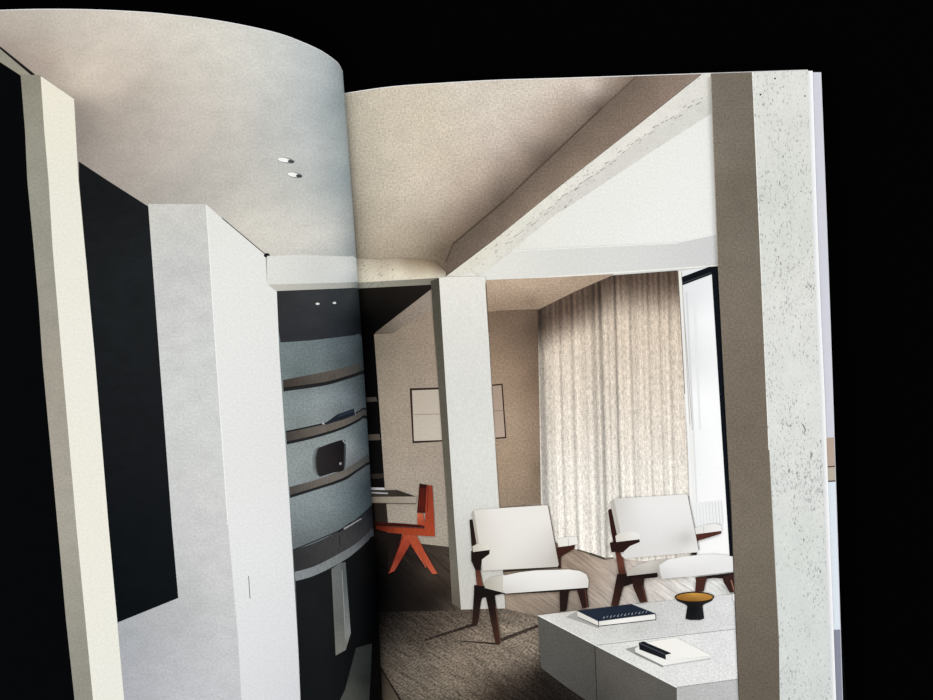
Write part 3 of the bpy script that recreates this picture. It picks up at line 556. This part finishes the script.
# armchairs
WD = (52,32,25); WH = (226,223,217)
ac = draw('printed_armchair', 'R', [([(469.4,519.6),(473.6,519.6),(478,545),(480,568),(483.6,588),(477,588),(474.8,566),(471.4,545)], [(472,530,(31,23,20)),(478,560,(58,34,25)),(480,580,(100,59,46))]),
      ([(474,585),(503.6,588.4),(503.6,593.6),(487,597),(478,599),(474,592)], (23,18,16)),([(558,556),(560.8,556),(561,568.5),(558.6,568.5)], (50,30,25)),(line((503,571.4),(559,567),1.6),(43,36,31)),([(503,593.2),(588,587.6),(587.6,589.6),(556,592),(503.6,594.4)], (36,32,29))], mat='timber', label='left white armchair of the printed pair, beside the central column')
draw('backrest_cushion', 'R', [([(472,512.5),(473.8,509.8),(546.4,505.2),(548.6,507),(559,564),(557.6,566.8),(483.4,570.6),(480.6,568)], [(476,520,(212,207,199)),(490,515,(228,224,218)),(530,512,(232,229,223)),(548,520,(232,228,222)),(520,540,(228,225,219)),(552,550,(206,202,196)),(557,552,(186,180,172)),(500,560,(222,219,212)),(484,565,(206,202,195))]),([(471.6,513),(473.8,509.6),(483,569.6),(480.4,568)], (176,170,160)),(line((548.4,507),(559,564.6),0.7),(92,75,64))], parent=ac, mat='flat', res=8, label='white upholstered back')
draw('seat_cushion', 'R', [([(484,582),(490,577.6),(503.6,574.4),(512,580),(506,593.4),(485,588)], [(488,583,(178,172,160)),(500,580,(200,195,186))]),([(503,575.8),(520,572.2),(536,570.4),(569,569.4),(580,571),(586.6,574.4),(588.6,580),(588.2,587.6),(505.4,593.6),(503,590)], [(510,580,(228,226,222)),(540,576,(234,232,228)),(575,575,(232,230,226)),(585,584,(214,211,206)),(530,588,(222,220,216)),(507,590,(206,203,198))])], parent=ac, mat='flat', res=7, label='white upholstered seat')
draw('armrest', 'R', [([(471,551),(489.8,549.4),(489.4,554),(482,559.4),(480.8,570),(475.4,570),(471.2,561)], (28,20,18)),([(472.4,546.4),(477,544),(489,544.6),(490.2,549.8),(473,552)], [(475,549,(196,190,178)),(486,546,(222,218,208))])], parent=ac, mat='flat', label='left armrest, cream pad on dark wood')
draw('armrest', 'R', [([(556,548),(574.6,544),(574.6,548.6),(561,556.6),(557,554.6)], (58,32,24)),([(557,539.4),(566,537),(577,536.8),(578,543.8),(570,545.6),(558.6,547)], [(560,542,(228,225,216)),(574,540,(234,232,226))]),(line((568,538),(568.6,545.6),0.6),(180,174,164))], parent=ac, mat='flat', label='right armrest, cream pad on dark wood')
draw('leg', 'R', [([(474.2,587),(484,589),(481,602),(477.4,624.8),(472,624.8)], [(478,595,(21,16,14)),(475,620,(43,28,23))])], parent=ac, mat='timber')
draw('leg', 'R', [([(484,588.6),(494.6,594),(497,612),(500.9,643),(498,645),(495.4,643.7),(489,612)], [(490,600,(21,16,14)),(496,635,(60,37,29))]),(line((495.6,606),(500.4,642),0.8),(94,63,49))], parent=ac, mat='timber')
draw('leg', 'R', [([(559.4,590.4),(569,589.4),(568,600),(566.4,611),(560,611.6)], (33,22,20))], parent=ac, mat='timber')
draw('leg', 'R', [([(576.6,589),(586.6,588),(588.9,607.2),(582.4,608.6)], (40,25,22)),(line((585,590),(587.4,607),0.8),(92,59,46))], parent=ac, mat='timber')

a2 = draw('printed_armchair', 'R', [([(608,510.4),(610,508.8),(613,509.6),(618.4,532),(622,552),(626.4,576),(619,577),(616,556),(610.8,530)], [(611,520,(48,27,23)),(618,545,(47,25,22)),(621,562,(105,59,46)),(623,574,(67,39,32))]),
      ([(617,574),(640,574.6),(657.4,572.2),(657.4,577.4),(644,578.6),(638,582),(624,586.6),(618,584)], (28,19,18)),([(695,577.4),(734,572.6),(736,575),(730,579),(714,578),(696,580)], (33,23,21)),([(691,553),(697,552.4),(696.6,555),(691,555)], (36,25,23))], mat='timber', label='right white armchair of the printed pair, in front of the window')
draw('backrest_cushion', 'R', [([(610,501.6),(614.4,498.6),(650,496.6),(685.6,494.4),(688.4,496),(699.2,549),(698,552),(624.6,558.4),(621.6,556)], [(615,505,(206,203,197)),(640,505,(232,230,228)),(680,502,(234,233,231)),(650,530,(226,225,224)),(692,530,(222,221,219)),(686,538,(196,194,190)),(680,530,(224,223,221)),(630,552,(216,214,211)),(690,548,(226,225,223))]),([(610,501.8),(614,499),(618,520),(624,552),(621.4,556)], (184,180,172)),(line((688,496),(699,550),0.7),(130,122,114))], parent=a2, mat='flat', res=8, label='white upholstered back')
draw('seat_cushion', 'R', [([(627,571),(638,564.6),(650,561),(668,558.4),(668,572),(660,578.4),(657,572.6),(627,576)], [(632,572,(182,177,168)),(650,565,(204,200,193)),(656,572,(168,163,155))]),([(659.4,565),(668,559.6),(684,556.4),(712,554),(728,555.4),(736,558),(737,571),(700,575.4),(662,578.8),(660,572)], [(670,565,(232,231,230)),(700,560,(235,234,234)),(730,562,(230,230,229)),(700,572,(222,221,221)),(665,575,(210,209,207))])], parent=a2, mat='flat', res=7, label='white upholstered seat')
draw('armrest', 'R', [([(609.6,542.8),(616,541),(639.4,538.4),(639.8,542),(630,546),(623,552.4),(611.4,552)], (40,23,20)),([(615.4,536),(620,533),(634,531.4),(639.8,533.6),(640,539.2),(616.2,542)], [(618,538,(214,209,200)),(634,534,(232,230,226))])], parent=a2, mat='flat', label='left armrest, cream pad on dark wood')
draw('armrest', 'R', [([(695.6,534),(721.2,530.6),(721.2,533.6),(704,539),(697,541)], (77,43,34)),([(694.8,528.4),(705,525),(716,523.8),(721.2,525.6),(721.8,530.8),(696,534.2)], [(700,530,(226,224,219)),(716,526,(236,235,232))]),(line((703,526.6),(704,533),0.6),(196,194,190))], parent=a2, mat='flat', label='right armrest, cream pad on dark wood')
draw('leg', 'R', [([(617,575),(626,576.6),(623.8,585),(618.4,605.8),(611,605.8)], [(620,582,(33,21,20)),(614,602,(55,32,27))])], parent=a2, mat='timber')
draw('leg', 'R', [([(632,578),(644,577.4),(643.8,586),(647.6,602),(640,602.8),(633,587)], [(638,582,(38,23,21)),(644,600,(60,36,30))]),(line((642.6,586),(646.6,601.6),0.7),(100,64,55))], parent=a2, mat='timber')
draw('leg', 'R', [([(696,578),(707,576.6),(703.8,591.4),(695,592.2)], (67,39,33))], parent=a2, mat='timber')
draw('leg', 'R', [([(722,577),(734.6,573.6),(737,592),(730,592.8),(724,583)], (52,32,28)),(line((731,580),(734.6,592),1.2),(150,104,90))], parent=a2, mat='timber')
draw('printed_white_block', 'R', [([(733,594),(742,593.4),(742,600),(733.4,600.4)], (238,238,236))], mat='flat', label='tiny white block at the right end of the table, half behind the foreground column')

# foreground column at the fore edge
def redge(y): return xr(y)+0.1
edge_pts = [(redge(y), y) for y in range(60, B, 30)]
fc = draw('printed_column', 'R', [([(710.3,60),(710.6,73.5),(717.8,266),(727,440),(733.6,560),(739,700),(742.5,B),(783,B),(779.8,700),(779,646),(769,450),(761,266),(752.2,72),(752,60)], [(730,90,(116,108,96)),(735,180,(112,103,91)),(738,300,(122,112,100)),(745,420,(114,104,92)),(750,540,(118,109,97)),(758,680,(100,92,81)),(715,160,(126,118,106)),(758,250,(118,110,98))]),
      (line((710.8,76),(717.8,266),0.8),(168,160,148)),(line((730,480),(739,700),0.8),(66,60,54))], mat='dusk', res=12, label='tall foreground column at the right edge of the spread')
draw('column_face', 'R', [([(752,60)]+edge_pts+[(783,B),(779.8,700),(779,646),(769,450),(761,266),(752.2,72)], [(780,90,(222,223,217)),(780,200,(213,215,209)),(790,300,(221,222,217)),(795,420,(220,222,218)),(800,560,(212,216,212)),(805,680,(208,213,211))]),
      (line((752.4,72),(761,266),1.0),(236,236,230)),(line((761,266),(769,450),1.0),(236,236,230)),(ell(775,78.5,0.9,0.9),(50,48,44)),(ell(760.5,94.6,0.9,0.9),(50,48,44)),(ell(805,96,0.8,0.8),(70,68,64)),(line((769,450),(779,646),0.7),(140,132,120))]+
      [(line((802.5,424),(805.5,430),0.9,1.2),(120,118,110)),(line((805.5,430),(803.6,434),1.1,0.5),(120,118,110))], parent=fc, mat='pitted', res=14, label='pale pitted face of the foreground column')

# ------------------------------------------------------------------ light
wd = bpy.data.worlds.new('world'); S.world = wd; wd.use_nodes = True
wd.node_tree.nodes['Background'].inputs[0].default_value = (1, 1, 1, 1)
wd.node_tree.nodes['Background'].inputs[1].default_value = 0.57
def area(name, loc, size, power, col, aim=(0,0,0)):
    l = bpy.data.lights.new(name, 'AREA'); l.shape = 'SQUARE'; l.size = size; l.energy = power; l.color = col
    o = bpy.data.objects.new(name, l); COL.objects.link(o); o.location = loc
    o.rotation_euler = (Vector(aim)-Vector(loc)).to_track_quat('-Z', 'Y').to_euler()
area('added_sheen_light', (1.15,0.95,1.0), 0.8, 10, (0.95,0.975,1.0), (-0.05,0.05,0.02))  # added cool side lamp, gives the curved left page its sheen
area('room_light', (-0.9,-1.6,1.6), 1.2, 38, (1.0,0.985,0.965))
S.view_settings.view_transform = 'Standard'; S.view_settings.look = 'None'
S.view_settings.exposure = 0; S.view_settings.gamma = 1; S.view_settings.use_curve_mapping = False
